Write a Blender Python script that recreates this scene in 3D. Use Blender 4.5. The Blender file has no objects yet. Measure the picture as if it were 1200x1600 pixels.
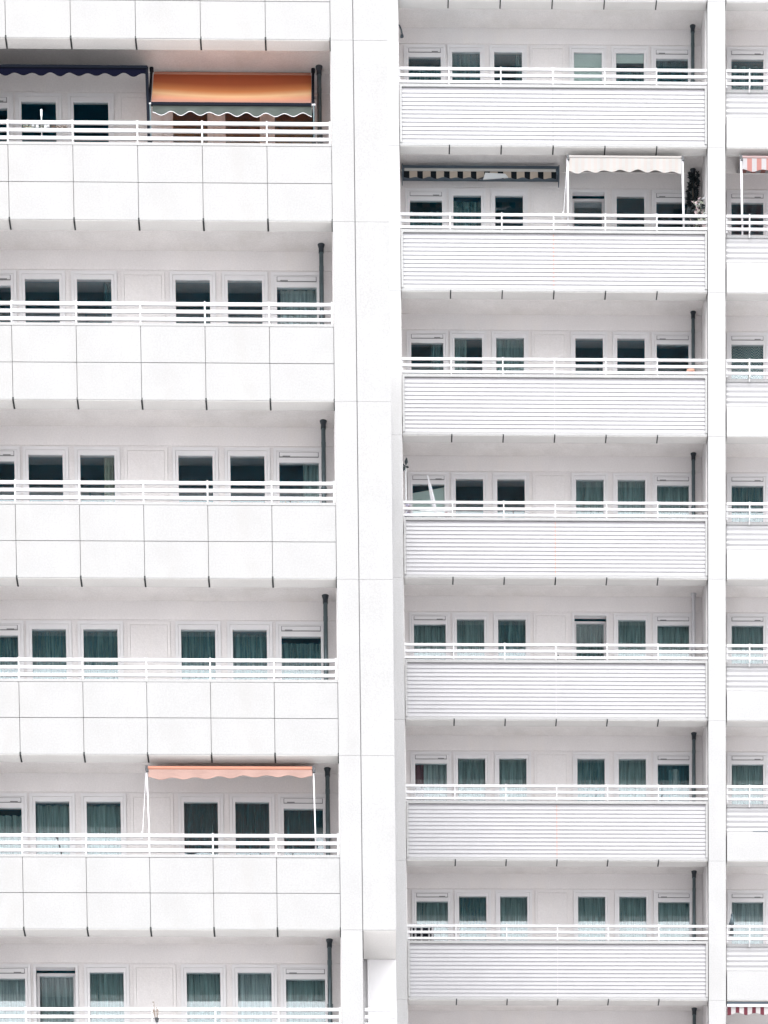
import bpy, math, random
from mathutils import Vector, Matrix
rnd = random.Random(7)
SC = bpy.context.scene
COL = SC.collection
R = math.radians

# ---------------------------------------------------------------- dimensions (metres)
H = 2.8            # storey height
MOD = 1.078        # facade module: one cladding panel
YF = 17.528        # the far block stands this much further back
EYE = 1.7
BZ = EYE + 28.758  # height of parapet edge number 6 of the near block
D = 1.5            # balcony depth
def near_edge(k): return BZ + (6 - k) * H
def far_edge(k): return BZ + (9 - k) * H
BAY = 6.403        # clear width of one balcony bay

# ---------------------------------------------------------------- mesh builder
class MB:
    def __init__(s): s.v = []; s.f = []; s.m = []; s.uv = []
    def quad(s, a, b, c, d, mi=0, uv=None):
        n = len(s.v); s.v += [tuple(a), tuple(b), tuple(c), tuple(d)]
        s.f.append((n, n+1, n+2, n+3)); s.m.append(mi); s.uv.append(uv or [(0,0),(1,0),(1,1),(0,1)])
    def tri(s, a, b, c, mi=0):
        n = len(s.v); s.v += [tuple(a), tuple(b), tuple(c)]
        s.f.append((n, n+1, n+2)); s.m.append(mi); s.uv.append([(0,0),(1,0),(.5,1)])
    def box(s, x0, x1, y0, y1, z0, z1, mi=0):
        p = [(x0,y0,z0),(x1,y0,z0),(x1,y1,z0),(x0,y1,z0),(x0,y0,z1),(x1,y0,z1),(x1,y1,z1),(x0,y1,z1)]
        for q in ((3,2,1,0),(4,5,6,7),(0,1,5,4),(1,2,6,5),(2,3,7,6),(3,0,4,7)):
            s.quad(*[p[i] for i in q], mi=mi)
    def ring(s, x0, x1, z0, z1, w, y0, y1, mi=0):
        s.box(x0, x0+w, y0, y1, z0, z1, mi); s.box(x1-w, x1, y0, y1, z0, z1, mi)
        s.box(x0+w, x1-w, y0, y1, z1-w, z1, mi); s.box(x0+w, x1-w, y0, y1, z0, z0+w, mi)
    def tube(s, p0, p1, r0, r1=None, n=12, mi=0, cap=True):
        r1 = r0 if r1 is None else r1
        p0 = Vector(p0); p1 = Vector(p1); d = (p1-p0).normalized()
        u = d.orthogonal().normalized(); w = d.cross(u)
        A = [p0 + r0*(math.cos(2*math.pi*i/n)*u + math.sin(2*math.pi*i/n)*w) for i in range(n)]
        B = [p1 + r1*(math.cos(2*math.pi*i/n)*u + math.sin(2*math.pi*i/n)*w) for i in range(n)]
        for i in range(n):
            j = (i+1) % n; s.quad(A[i], A[j], B[j], B[i], mi)
        if cap:
            for i in range(n):
                j = (i+1) % n; s.tri(p1, B[i], B[j], mi); s.tri(p0, A[j], A[i], mi)
    def lathe(s, prof, c=(0,0,0), n=14, mi=0):
        for (r0, z0), (r1, z1) in zip(prof, prof[1:]):
            for i in range(n):
                a, b = 2*math.pi*i/n, 2*math.pi*(i+1)/n
                P = lambda r, z, t: (c[0]+r*math.cos(t), c[1]+r*math.sin(t), c[2]+z)
                s.quad(P(r0,z0,a), P(r0,z0,b), P(r1,z1,b), P(r1,z1,a), mi)
    def ball(s, c, r, n=10, mi=0, sz=1.0):
        pr = [(max(1e-4, r*math.sin(math.pi*i/6)), -r*sz*math.cos(math.pi*i/6)) for i in range(7)]
        s.lathe(pr, c, n, mi)
    def leaf(s, c, L, W, d, nrm, mi=0):
        c = Vector(c); d = Vector(d).normalized(); w = d.cross(Vector(nrm))
        if w.length < 1e-3: w = d.orthogonal()
        w.normalize(); up = d.cross(w) * (L*.12)
        s.quad(c, c+d*L*.5+w*W*.5+up, c+d*L, c+d*L*.5-w*W*.5+up, mi)
    def mesh(s, name, mats, smooth=False):
        me = bpy.data.meshes.new(name); me.from_pydata(s.v, [], s.f)
        for m in (mats if isinstance(mats, (list, tuple)) else [mats]): me.materials.append(m)
        me.polygons.foreach_set('material_index', s.m)
        uvl = me.uv_layers.new(name='UVMap'); i = 0
        for f in s.uv:
            for q in f: uvl.data[i].uv = q; i += 1
        if smooth: me.polygons.foreach_set('use_smooth', [True]*len(me.polygons))
        me.update(); return me
def link(name, me, parent=None, loc=(0,0,0)):
    o = bpy.data.objects.new(name, me); COL.objects.link(o); o.location = loc
    if parent: o.parent = parent
    return o
def build(name, mb, mats, parent=None, loc=(0,0,0), smooth=False):
    return link(name, mb.mesh(name, mats, smooth), parent, loc)
def thing(name, label, cat, loc=(0,0,0), group=None):
    o = bpy.data.objects.new(name, None); COL.objects.link(o); o.location = loc; o.empty_display_size = .3
    o['label'] = label; o['category'] = cat
    if group: o['group'] = group
    return o
def tag(o, label, cat, group=None):
    o['label'] = label; o['category'] = cat
    if group: o['group'] = group
    return o
def copy_tree(o, parent=None):
    c = o.copy(); COL.objects.link(c)
    if parent: c.parent = parent
    for ch in [q for q in o.children]: copy_tree(ch, c)
    return c

# ---------------------------------------------------------------- materials
def principled(name, col, rough=.7, metal=0, var=0.0, scale=6, bump=0.0, bscale=60, stain=None, fine=0.0, spec=.5):
    m = bpy.data.materials.new(name); m.use_nodes = True
    nt = m.node_tree; N = nt.nodes; Lk = nt.links; b = N['Principled BSDF']
    b.inputs['Roughness'].default_value = rough; b.inputs['Metallic'].default_value = metal
    b.inputs['Specular IOR Level'].default_value = spec
    b.inputs['Base Color'].default_value = (*col, 1)
    tc = N.new('ShaderNodeTexCoord')
    out = None
    if var or stain or fine:
        n = N.new('ShaderNodeTexNoise'); n.inputs['Scale'].default_value = scale; n.inputs['Detail'].default_value = 6
        Lk.new(tc.outputs['Object'], n.inputs['Vector'])
        mp = N.new('ShaderNodeMapRange'); mp.inputs['From Min'].default_value = .3; mp.inputs['From Max'].default_value = .7
        mp.inputs['To Min'].default_value = 1-var; mp.inputs['To Max'].default_value = 1+var
        Lk.new(n.outputs['Fac'], mp.inputs['Value'])
        mul = N.new('ShaderNodeVectorMath'); mul.operation = 'SCALE'; mul.inputs[0].default_value = col
        Lk.new(mp.outputs['Result'], mul.inputs['Scale']); out = mul.outputs['Vector']
        if fine:
            n2 = N.new('ShaderNodeTexNoise'); n2.inputs['Scale'].default_value = 38; n2.inputs['Detail'].default_value = 3
            Lk.new(tc.outputs['Object'], n2.inputs['Vector'])
            m2 = N.new('ShaderNodeMapRange'); m2.inputs['From Min'].default_value = .3; m2.inputs['From Max'].default_value = .7
            m2.inputs['To Min'].default_value = 1-fine; m2.inputs['To Max'].default_value = 1+fine
            Lk.new(n2.outputs['Fac'], m2.inputs['Value'])
            s2 = N.new('ShaderNodeVectorMath'); s2.operation = 'SCALE'
            Lk.new(out, s2.inputs[0]); Lk.new(m2.outputs['Result'], s2.inputs['Scale']); out = s2.outputs['Vector']
        if stain:
            mpg = N.new('ShaderNodeMapping'); mpg.inputs['Scale'].default_value = (1.0, 1.0, .35)
            Lk.new(tc.outputs['Object'], mpg.inputs['Vector'])
            n3 = N.new('ShaderNodeTexNoise'); n3.inputs['Scale'].default_value = 1.7; n3.inputs['Detail'].default_value = 8
            n3.inputs['Roughness'].default_value = .65
            Lk.new(mpg.outputs['Vector'], n3.inputs['Vector'])
            rp = N.new('ShaderNodeMapRange'); rp.inputs['From Min'].default_value = .5; rp.inputs['From Max'].default_value = .78
            rp.inputs['To Max'].default_value = .55
            Lk.new(n3.outputs['Fac'], rp.inputs['Value'])
            mx = N.new('ShaderNodeMix'); mx.data_type = 'RGBA'
            Lk.new(rp.outputs['Result'], mx.inputs['Factor']); Lk.new(out, mx.inputs[6]); mx.inputs[7].default_value = (*stain, 1)
            out = mx.outputs[2]
        Lk.new(out, b.inputs['Base Color'])
    if bump:
        nb = N.new('ShaderNodeTexNoise'); nb.inputs['Scale'].default_value = bscale; nb.inputs['Detail'].default_value = 4
        Lk.new(tc.outputs['Object'], nb.inputs['Vector'])
        bp = N.new('ShaderNodeBump'); bp.inputs['Strength'].default_value = bump; bp.inputs['Distance'].default_value = .01
        Lk.new(nb.outputs['Fac'], bp.inputs['Height']); Lk.new(bp.outputs['Normal'], b.inputs['Normal'])
    return m

M = {}
M['wall'] = principled('white_render', (.208,.208,.2105), .85, stain=(.18,.177,.175), var=.04, scale=1.2, bump=.3, bscale=45, fine=.07)
M['pier'] = principled('white_pier', (.235,.235,.238), .85, stain=(.21,.207,.205), var=.04, scale=1.2, bump=.3, bscale=45, fine=.07)
M['panel'] = principled('white_panel', (.195,.195,.197), .75, stain=(.175,.17,.166), var=.035, scale=1.6, bump=.25, bscale=40, fine=.06)
M['joint'] = principled('dark_joint', (.008,.01,.011), .9)
M['seam'] = principled('grey_seam', (.17,.17,.175), .9)
M['soffit'] = principled('painted_soffit', (.64,.614,.608), .9, var=.05, scale=2.2, bump=.3, bscale=40, stain=(.53,.50,.47), fine=.06)
M['lip'] = principled('precast_underside', (.41,.40,.393), .9, var=.05, scale=1.1, bump=.3, bscale=40, fine=.05)
M['back'] = principled('balcony_wall_paint', (.57,.548,.55), .85, var=.035, scale=1.5, bump=.25, bscale=40, stain=(.62,.58,.55), fine=.05)
M['frame'] = principled('white_frame', (.56,.552,.565), .45, var=.02, scale=3)
M['rib'] = principled('ribbed_sheet', (.205,.204,.214), .6, var=.03, scale=2, fine=.04)
M['ribpale'] = principled('pale_corrugated_sheet', (.225,.224,.232), .6, var=.03, scale=2, fine=.04)
M['ribgap'] = principled('rib_shadow_gap', (.28,.27,.29), .8)
M['rail'] = principled('white_rail', (.34,.34,.35), .4)
M['pipe'] = principled('zinc_pipe', (.085,.115,.125), .3, metal=.55, var=.15, scale=5)
M['pipedark'] = principled('pipe_collar', (.012,.02,.028), .5)
M['rust'] = principled('rust_seam', (.34,.16,.13), .9)
M['room'] = principled('dim_room_teal', (.012,.23,.33), .9)  # dimness of the rooms put into the colour, dark instead of pale
M['floor'] = principled('balcony_floor', (.5,.49,.48), .85, var=.05, scale=3)
M['ground'] = principled('paving', (.45,.447,.452), .9, var=.1, scale=.2)
M['navy'] = principled('navy_paint', (.003,.0045,.009), .85, spec=.1)
M['black'] = principled('dark_plastic', (.012,.014,.018), .5)
M['white'] = principled('white_lacquer', (.45,.45,.47), .4)
M['terracotta'] = principled('terracotta', (.52,.27,.2), .8)
M['leafdark'] = principled('dark_leaf', (.008,.016,.02), .6, var=.4, scale=20)
M['leaf'] = principled('green_leaf', (.03,.075,.04), .6, var=.5, scale=25)
M['leafpale'] = principled('pale_leaf', (.25,.28,.22), .6, var=.2, scale=25)
M['petal'] = principled('pale_petal', (.36,.29,.30), .6, var=.15, scale=25)
M['twig'] = principled('dry_twig', (.12,.09,.07), .8)
M['lilac'] = principled('lilac_petal', (.33,.30,.45), .7)
M['feather'] = principled('slate_feather', (.03,.05,.06), .6, var=.3, scale=30)
M['porcelain'] = principled('white_ceramic', (.45,.47,.48), .25)
M['greybar'] = principled('grey_bar', (.30,.30,.285), .5)
M['bluegrey'] = principled('blue_grey_casing', (.04,.06,.08), .6)

def glass_mat():
    m = bpy.data.materials.new('window_glass'); m.use_nodes = True; nt = m.node_tree; N = nt.nodes; Lk = nt.links
    N.remove(N['Principled BSDF'])
    t = N.new('ShaderNodeBsdfTransparent'); t.inputs['Color'].default_value = (.87,.96,.97,1)
    g = N.new('ShaderNodeBsdfGlossy'); g.inputs['Color'].default_value = (1,.98,1,1); g.inputs['Roughness'].default_value = .012
    fr = N.new('ShaderNodeFresnel'); fr.inputs['IOR'].default_value = 1.76
    mx = N.new('ShaderNodeMixShader'); Lk.new(fr.outputs['Fac'], mx.inputs['Fac'])
    Lk.new(t.outputs['BSDF'], mx.inputs[1]); Lk.new(g.outputs['BSDF'], mx.inputs[2])
    Lk.new(mx.outputs['Shader'], N['Material Output'].inputs['Surface']); return m
M['glass'] = glass_mat()

def sheer(name, col, alpha, weave=False):
    m = bpy.data.materials.new(name); m.use_nodes = True; nt = m.node_tree; N = nt.nodes; Lk = nt.links
    N.remove(N['Principled BSDF'])
    d = N.new('ShaderNodeBsdfDiffuse'); d.inputs['Color'].default_value = (*col, 1)
    tl = N.new('ShaderNodeBsdfTranslucent'); tl.inputs['Color'].default_value = (*col, 1)
    tr = N.new('ShaderNodeBsdfTransparent')
    a = N.new('ShaderNodeMixShader'); a.inputs['Fac'].default_value = .3
    Lk.new(d.outputs['BSDF'], a.inputs[1]); Lk.new(tl.outputs['BSDF'], a.inputs[2])
    b = N.new('ShaderNodeMixShader'); Lk.new(tr.outputs['BSDF'], b.inputs[1]); Lk.new(a.outputs['Shader'], b.inputs[2])
    tc = N.new('ShaderNodeTexCoord'); mp = N.new('ShaderNodeMapping')
    mp.inputs['Scale'].default_value = (1, 1, .05); Lk.new(tc.outputs['Object'], mp.inputs['Vector'])
    n = N.new('ShaderNodeTexNoise'); n.inputs['Scale'].default_value = 34; n.inputs['Detail'].default_value = 3
    Lk.new(mp.outputs['Vector'], n.inputs['Vector'])
    r = N.new('ShaderNodeMapRange'); r.inputs['From Min'].default_value = .3; r.inputs['From Max'].default_value = .7
    r.inputs['To Min'].default_value = alpha - .28; r.inputs['To Max'].default_value = min(1, alpha + .22)
    Lk.new(n.outputs['Fac'], r.inputs['Value']); f = r.outputs['Result']
    if weave:
        ck = N.new('ShaderNodeTexChecker'); ck.inputs['Scale'].default_value = 38
        Lk.new(tc.outputs['Object'], ck.inputs['Vector'])
        mr = N.new('ShaderNodeMapRange'); mr.inputs['To Min'].default_value = .3; mr.inputs['To Max'].default_value = 1
        Lk.new(ck.outputs['Fac'], mr.inputs['Value']); f = mr.outputs['Result']
    Lk.new(f, b.inputs['Fac'])
    Lk.new(b.outputs['Shader'], N['Material Output'].inputs['Surface']); return m
M['c_green'] = sheer('sheer_grey_green', (.42,.50,.48), .66)
M['c_dim'] = sheer('sheer_thin', (.28,.43,.43), .52)
M['c_dark'] = sheer('sheer_dark', (.06,.20,.23), .6)
M['c_pale'] = sheer('sheer_pale', (.62,.63,.62), .72)
M['c_cream'] = sheer('curtain_cream', (.52,.47,.38), .85)
M['c_red'] = sheer('curtain_red', (.28,.10,.12), .85)
M['c_net'] = sheer('net_grid', (.55,.57,.56), .7, weave=True)
M['blind'] = principled('roller_blind', (.64,.59,.54), .9)

def cloth(name, kind, c1, c2=None, period=.3, ramp=None, transl=.35):
    m = bpy.data.materials.new(name); m.use_nodes = True; nt = m.node_tree; N = nt.nodes; Lk = nt.links
    N.remove(N['Principled BSDF'])
    d = N.new('ShaderNodeBsdfDiffuse'); t = N.new('ShaderNodeBsdfTranslucent'); mx = N.new('ShaderNodeMixShader')
    mx.inputs['Fac'].default_value = transl
    Lk.new(d.outputs['BSDF'], mx.inputs[1]); Lk.new(t.outputs['BSDF'], mx.inputs[2])
    Lk.new(mx.outputs['Shader'], N['Material Output'].inputs['Surface'])
    uv = N.new('ShaderNodeUVMap'); sp = N.new('ShaderNodeSeparateXYZ'); Lk.new(uv.outputs['UV'], sp.inputs['Vector'])
    if kind == 'plain':
        n = N.new('ShaderNodeTexNoise'); n.inputs['Scale'].default_value = 5; n.inputs['Detail'].default_value = 5
        Lk.new(uv.outputs['UV'], n.inputs['Vector'])
        mr = N.new('ShaderNodeMapRange'); mr.inputs['To Min'].default_value = .9; mr.inputs['To Max'].default_value = 1.1
        Lk.new(n.outputs['Fac'], mr.inputs['Value'])
        v = N.new('ShaderNodeVectorMath'); v.operation = 'SCALE'; v.inputs[0].default_value = c1
        Lk.new(mr.outputs['Result'], v.inputs['Scale']); col = v.outputs['Vector']
    elif kind == 'stripe':
        dv = N.new('ShaderNodeMath'); dv.operation = 'DIVIDE'; dv.inputs[1].default_value = period; Lk.new(sp.outputs['X'], dv.inputs[0])
        fr = N.new('ShaderNodeMath'); fr.operation = 'FRACT'; Lk.new(dv.outputs[0], fr.inputs[0])
        gt = N.new('ShaderNodeMath'); gt.operation = 'GREATER_THAN'; gt.inputs[1].default_value = ramp or .5; Lk.new(fr.outputs[0], gt.inputs[0])
        mc = N.new('ShaderNodeMix'); mc.data_type = 'RGBA'; Lk.new(gt.outputs[0], mc.inputs['Factor'])
        mc.inputs[6].default_value = (*c1, 1); mc.inputs[7].default_value = (*c2, 1); col = mc.outputs[2]
    else:   # ramp down the cloth: light and dark sheen painted into its colour
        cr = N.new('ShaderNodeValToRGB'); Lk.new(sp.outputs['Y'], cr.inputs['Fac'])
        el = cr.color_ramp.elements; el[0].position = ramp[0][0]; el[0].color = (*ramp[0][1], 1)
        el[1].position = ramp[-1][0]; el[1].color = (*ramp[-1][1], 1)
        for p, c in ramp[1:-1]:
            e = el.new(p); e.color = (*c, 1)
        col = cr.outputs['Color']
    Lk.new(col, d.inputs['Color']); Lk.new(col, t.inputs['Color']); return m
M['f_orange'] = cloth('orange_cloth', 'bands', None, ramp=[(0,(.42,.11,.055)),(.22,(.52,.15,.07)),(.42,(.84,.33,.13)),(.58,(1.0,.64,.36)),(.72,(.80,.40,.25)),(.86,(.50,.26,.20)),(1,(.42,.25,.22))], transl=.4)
M['f_orangeval'] = cloth('grey_cloth', 'plain', (.06,.07,.065), transl=.08)
M['f_salmon'] = cloth('salmon_cloth', 'plain', (.37,.255,.225), transl=.45)
M['f_salmondeep'] = cloth('salmon_cloth_roll', 'plain', (.38,.18,.13), transl=.2)
M['f_navy'] = cloth('navy_cloth', 'plain', (.0045,.005,.012), transl=.05)
M['f_white'] = cloth('white_striped_cloth', 'stripe', (.38,.35,.335), (.37,.365,.36), period=.13, transl=.4)
M['f_redwhite'] = cloth('red_white_cloth', 'stripe', (.33,.32,.33), (.31,.155,.14), period=.20, ramp=.5, transl=.35)
M['f_maroon'] = cloth('maroon_white_cloth', 'stripe', (.10,.03,.04), (.33,.32,.32), period=.176, ramp=.45, transl=.2)
M['f_brown'] = cloth('navy_cream_cloth', 'stripe', (.009,.012,.015), (.30,.26,.22), period=.282, ramp=.42, transl=.1)

# ---------------------------------------------------------------- window units (bay-relative x)
WIN = {'v1': (.221,.898), 'w1': (1.140,1.727), 'w2': (2.026,2.610), 'w3': (3.708,4.294), 'w4': (4.598,5.186), 'v2': (5.437,6.120)}
BLANK = (2.841, 3.465)
ZT = -.11          # top of the glass, measured from the parapet edge above
ZVT = -.215        # the same for the units with a vent above the glass
ZB = -1.95
Z0 = -2.27         # balcony floor level (from the edge above)
ZO = .018          # top of the frame units
CEIL = .36
mesh_cache = {}
def window(parent, x0, w, kind, loc, curtain, seed, slot='right', tilted=False):
    """x0 = left of glass in parent space, kind 'w' or 'v'; loc = parent-space (y, z of the edge above)"""
    y, z = loc
    rr = random.Random(seed)
    zt = ZT if kind == 'w' else ZVT
    key = ('frame', round(w,2), kind, tilted)
    if key not in mesh_cache:
        m = MB()
        m.ring(-.098, w+.098, Z0, ZO, .049, D-.028, D+.12)                       # fixed outer frame
        if not tilted:
            m.box(-.046, 0, D-.022, D+.06, Z0+.05, ZO-.052); m.box(w, w+.046, D-.022, D+.06, Z0+.05, ZO-.052)
            m.box(0, w, D-.022, D+.06, zt, ZO-.052); m.box(0, w, D-.022, D+.06, Z0+.05, ZB)
        mesh_cache[key] = m.mesh('window', M['frame'])
    f = link('window', mesh_cache[key], parent, (x0, y, z))
    if tilted:                                                                  # sash leaning inwards
        zs = ZO-.06
        m = MB(); m.ring(-.048, w+.048, Z0+.05-zs, 0, .048, 0, .06)
        if 'sash' not in mesh_cache: mesh_cache['sash'] = m.mesh('sash', M['frame'])
        s = link('sash', mesh_cache['sash'], f, (0, D+.02+.17, zs-.005))
        s.rotation_euler.x = -math.atan2(.17, zs-Z0)
        m = MB(); m.box(0, w, .02, .03, Z0+.1-zs, -.048)
        if 'spane' not in mesh_cache: mesh_cache['spane'] = m.mesh('pane', M['glass'])
        pn = link('pane', mesh_cache['spane'], f, s.location); pn.rotation_euler.x = s.rotation_euler.x
    else:
        key = ('pane', round(w,2), kind)
        if key not in mesh_cache:
            m = MB(); m.box(-.004, w+.004, D+.008, D+.02, ZB-.004, zt+.004); mesh_cache[key] = m.mesh('pane', M['glass'])
        pn = link('pane', mesh_cache[key], f, (0,0,0))
    if kind == 'v':
        key = ('vent', round(w,2), slot)
        if key not in mesh_cache:
            m = MB(); m.box(0, w, D-.027, D-.019, -.137, -.053, 1); m.box(.012, w-.012, D-.04, D-.0275, -.125, -.065, 0)
            a = w*.72 if slot == 'right' else w*.09
            m.box(a, a+.13, D-.046, D-.0405, -.131, -.117, 1)
            mesh_cache[key] = m.mesh('vent', [M['frame'], M['seam']])
        link('vent', mesh_cache[key], f)
    back = .32 if tilted else .12
    for (a, b, style, top) in curtain:
        if style == 'blindlow':
            m = MB(); m.quad((a*w,D+.05,ZB),(b*w,D+.05,ZB),(b*w,D+.05,zt-top*.3),(a*w,D+.05,zt-top*1.5)); build('blind', m, M['blind'], f); continue
        if style == 'blind':
            m = MB(); yb = D+.05
            zb = zt - top
            m.box(a*w, b*w, yb, yb+.006, zb, zt+.03); build('blind', m, M['blind'], f); continue
        n = 46; m = MB(); ph = rr.random()*6; fq = rr.uniform(30, 44); am = .022
        def py(t, zz):
            xx = t*w
            return D+back+am*math.sin(fq*xx+ph+1.5*math.sin(5*xx+ph)) + .010*math.sin(2.3*fq*xx+2*ph)
        z1 = zt+.05-top; zlow = ZB-.03
        for i in range(n):
            t0 = a+(b-a)*i/n; t1 = a+(b-a)*(i+1)/n
            m.quad((t0*w, py(t0,0), zlow), (t1*w, py(t1,0), zlow), (t1*w, py(t1,1), z1), (t0*w, py(t0,1), z1))
        build('curtain', m, M[style], f, smooth=True)
    return f

def blank_panel(parent, x0, x1, y, z):
    key = ('blank',)
    if key not in mesh_cache:
        w = x1-x0; m = MB()
        m.ring(-.06, w+.06, Z0, ZO, .053, D-.022, D+.1)
        m.box(-.004, w+.004, D-.018, D+.06, Z0+.055, ZO-.056)
        mesh_cache[key] = m.mesh('infill_panel', M['back'])
    return link('infill_panel', mesh_cache[key], parent, (x0, y, z))

def wall_row(parent, xs, x0, x1, y, z, ends=()):
    """balcony rear wall of one storey; xs = list of openings"""
    m = MB(); yb0, yb1 = D, D+.2
    m.box(x0, x1, yb0, yb1, ZO+.002, CEIL)                # band over the units
    m.box(x0, x1, yb0-.012, yb0, ZO+.03, ZO+.075)         # thin drip strip
    for p, q in ends: m.box(p, q, .29, D-.001, Z0, CEIL-.001)      # painted side walls
    a = x0
    for p, q in sorted(xs):
        m.box(a, p, yb0, yb1, Z0, ZO+.002); a = q
    m.box(a, x1, yb0, yb1, Z0, ZO+.002)
    return build('balcony_wall', m, M['back'], parent, (0, y, z))

def slab(parent, x0, x1, y, z):
    m = MB()
    m.box(x0, x1, .285, D, CEIL, CEIL+.155, 0)
    m.quad((x0,.286,CEIL+.157),(x1,.286,CEIL+.157),(x1,D,CEIL+.157),(x0,D,CEIL+.157),1)
    m.box(x0, x1, D, D+4.2, CEIL+.001, CEIL+.15, 2)
    return build('balcony_slab', m, [M['soffit'], M['floor'], M['room']], parent, (0, y, z))

def smooth_parapet(parent, x0, x1, joints, y, z):
    m = MB(); g = .0045
    e = [x0] + [j for j in joints if x0+.05 < j < x1-.05] + [x1]
    for a, b in zip(e, e[1:]):
        jit = rnd.uniform(-.0025, .0025)
        m.box(a+g, b-g, jit, .06, .0125, .593-.005, 0); m.box(a+g, b-g, jit+rnd.uniform(-.002,.002), .06, .593+.005, 1.160, 0)
        sh = rnd.random() > .5
        m.box(a+g, b-g, .010, .28, .003 if sh else 0.0, .012, 2)
    m.box(x0, x1, .062, .279, .02, 1.155, 1)              # core seen in the joints
    m.box(x0, x1, .0, .28, 1.168, 1.210, 0)               # coping
    for j in joints:                                      # open joints on the underside
        if x0-.02 < j < x1+.02: m.box(j-.014, j+.014, -.002, .275, -.004, .045, 3)
    return build('parapet', m, [M['panel'], M['seam'], M['lip'], M['joint']], parent, (0, y, z))

def ribbed_parapet(parent, x0, x1, joints, mid, y, z, seam):
    m = MB()
    m.box(x0, x1, .0, .034, 0.0125, .066, 0)                # white bottom strip
    m.box(x0+.002, x1-.002, .035, .27, .0125, 1.10, 0)     # backing
    bw = .045
    m.box(x0, x0+bw, -.012, .034, .068, 1.138, 0); m.box(x1-bw, x1, -.012, .034, .068, 1.138, 0)
    n = 13; p = (1.104-.068)/n
    for a, b in ((x0+bw+.003, mid-.006), (mid+.006, x1-bw-.003)):
        for i in range(n):
            za = .068+i*p
            # each board leans out towards its lower lip; a dark gap under the lip
            m.quad((a,.010,za+.006),(b,.010,za+.006),(b,.020,za+p-.001),(a,.020,za+p-.001),1)
            m.quad((a,.023,za+.006),(b,.023,za+.006),(b,.010,za+.006),(a,.010,za+.006),1)
            m.quad((a,.021,za-.002),(b,.021,za-.002),(b,.021,za+.006),(a,.021,za+.006),2)
    m.box(mid-.006, mid+.006, .012, .034, .068, 1.12, 3)
    m.box(x0, x1, .034, .2, 1.105, 1.136, 2)
    m.box(x0, x1, -.004, .28, 1.142, 1.196, 0)
    e = [x0] + [j for j in joints if x0+.1 < j < x1-.1] + [x1]
    for a, b in zip(e, e[1:]):
        m.box(a+.003, b-.003, .008, .28, 0.0, .012, 4)
    for j in joints:
        if x0-.1 < j < x1+.1: m.box(j-.013, j+.013, -.002, .262, -.004, .03, 5)
    return build('parapet', m, [M['wall'], M['rib'], M['ribgap'], M[seam], M['lip'], M['joint']], parent, (0, y, z))

def low_parapet(parent, x0, x1, y, z, drip):
    m = MB()
    m.box(x0, x1, 0, .28, .0125, .596, 0); m.box(x0, x1, .008, .279, 0, .012, 3)
    n = 60
    def yy(i): return .10+.006*math.cos(2*math.pi*i/n*5.0)
    for i in range(n):
        za = .60+.52*i/n; zb = .60+.52*(i+1)/n
        m.quad((x0,yy(i),za),(x1,yy(i),za),(x1,yy(i+1),zb),(x0,yy(i+1),zb),1)
    m.box(x0, x1, .13, .16, .597, 1.12, 1)
    m.box(x0, x1, .088, .2, 1.122, 1.18, 0)
    m.box(x0, x1, .0, .1, .600, .612, 0)
    if drip: m.box(x0+drip, x1, -.004, .02, .597, .611, 2)
    return build('parapet', m, [M['pier'], M['ribpale'], M['bluegrey'], M['lip']], parent, (0, y, z))

def railing(parent, x0, x1, posts, levels, base, y, z):
    m = MB()
    if base: m.box(x0, x1, .02, .07, base[0], base[1])
    else: m.box(x0, x0+.02, .03, .06, levels[-1][0]-.05, levels[0][1])
    f = build('railing', m, M['rail'], parent, (0, y, z))
    key = ('rail', round(x0,2), round(x1,2), round(levels[0][1]-levels[0][0],3))
    for a, b in levels:
        if key not in mesh_cache:
            q = MB(); q.box(x0, x1, .02, .055, 0, levels[0][1]-levels[0][0]); mesh_cache[key] = q.mesh('rail', M['rail'])
        link('rail', mesh_cache[key], f, (0, 0, a))
    kp = ('post', round(levels[0][1],3), bool(base))
    if kp not in mesh_cache:
        q = MB(); q.box(-.014, .014, .056, .085, levels[-1][0]-.12, levels[0][1]+.012); q.box(-.012,.012,.012,.0195, levels[-1][0]-.05, levels[0][1]+.012)
        mesh_cache[kp] = q.mesh('railing_post', M['rail'])
    for p in posts: link('railing_post', mesh_cache[kp], f, (p, 0, 0))
    return f
LV_N = [(1.503,1.551),(1.384,1.431),(1.264,1.311)]
LV_F = [(1.482,1.529),(1.357,1.404),(1.232,1.278)]

def rain_pipe(parent, x, y, z, white=False):
    key = ('pipe', white)
    if key not in mesh_cache:
        m = MB(); m.tube((0,0,Z0), (0,0,CEIL-.12), .037, n=16); m.tube((0,0,-.05),(0,0,.02), .041, n=16); m.box(-.05,.05,-.012,.2,-.72,-.70)
        q = MB(); q.tube((0,0,CEIL-.13),(0,0,CEIL-.04), .044, n=16); q.tube((0,0,CEIL-.06),(0,0,CEIL-.001), .044, .062, n=16)
        mesh_cache[key] = (m.mesh('rain_pipe', M['white'] if white else M['pipe'], True), q.mesh('pipe_collar', M['white'] if white else M['pipedark'], True))
    a, b = mesh_cache[key]
    o = link('rain_pipe', a, parent, (x, y, z)); link('pipe_collar', b, o); return o

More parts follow.
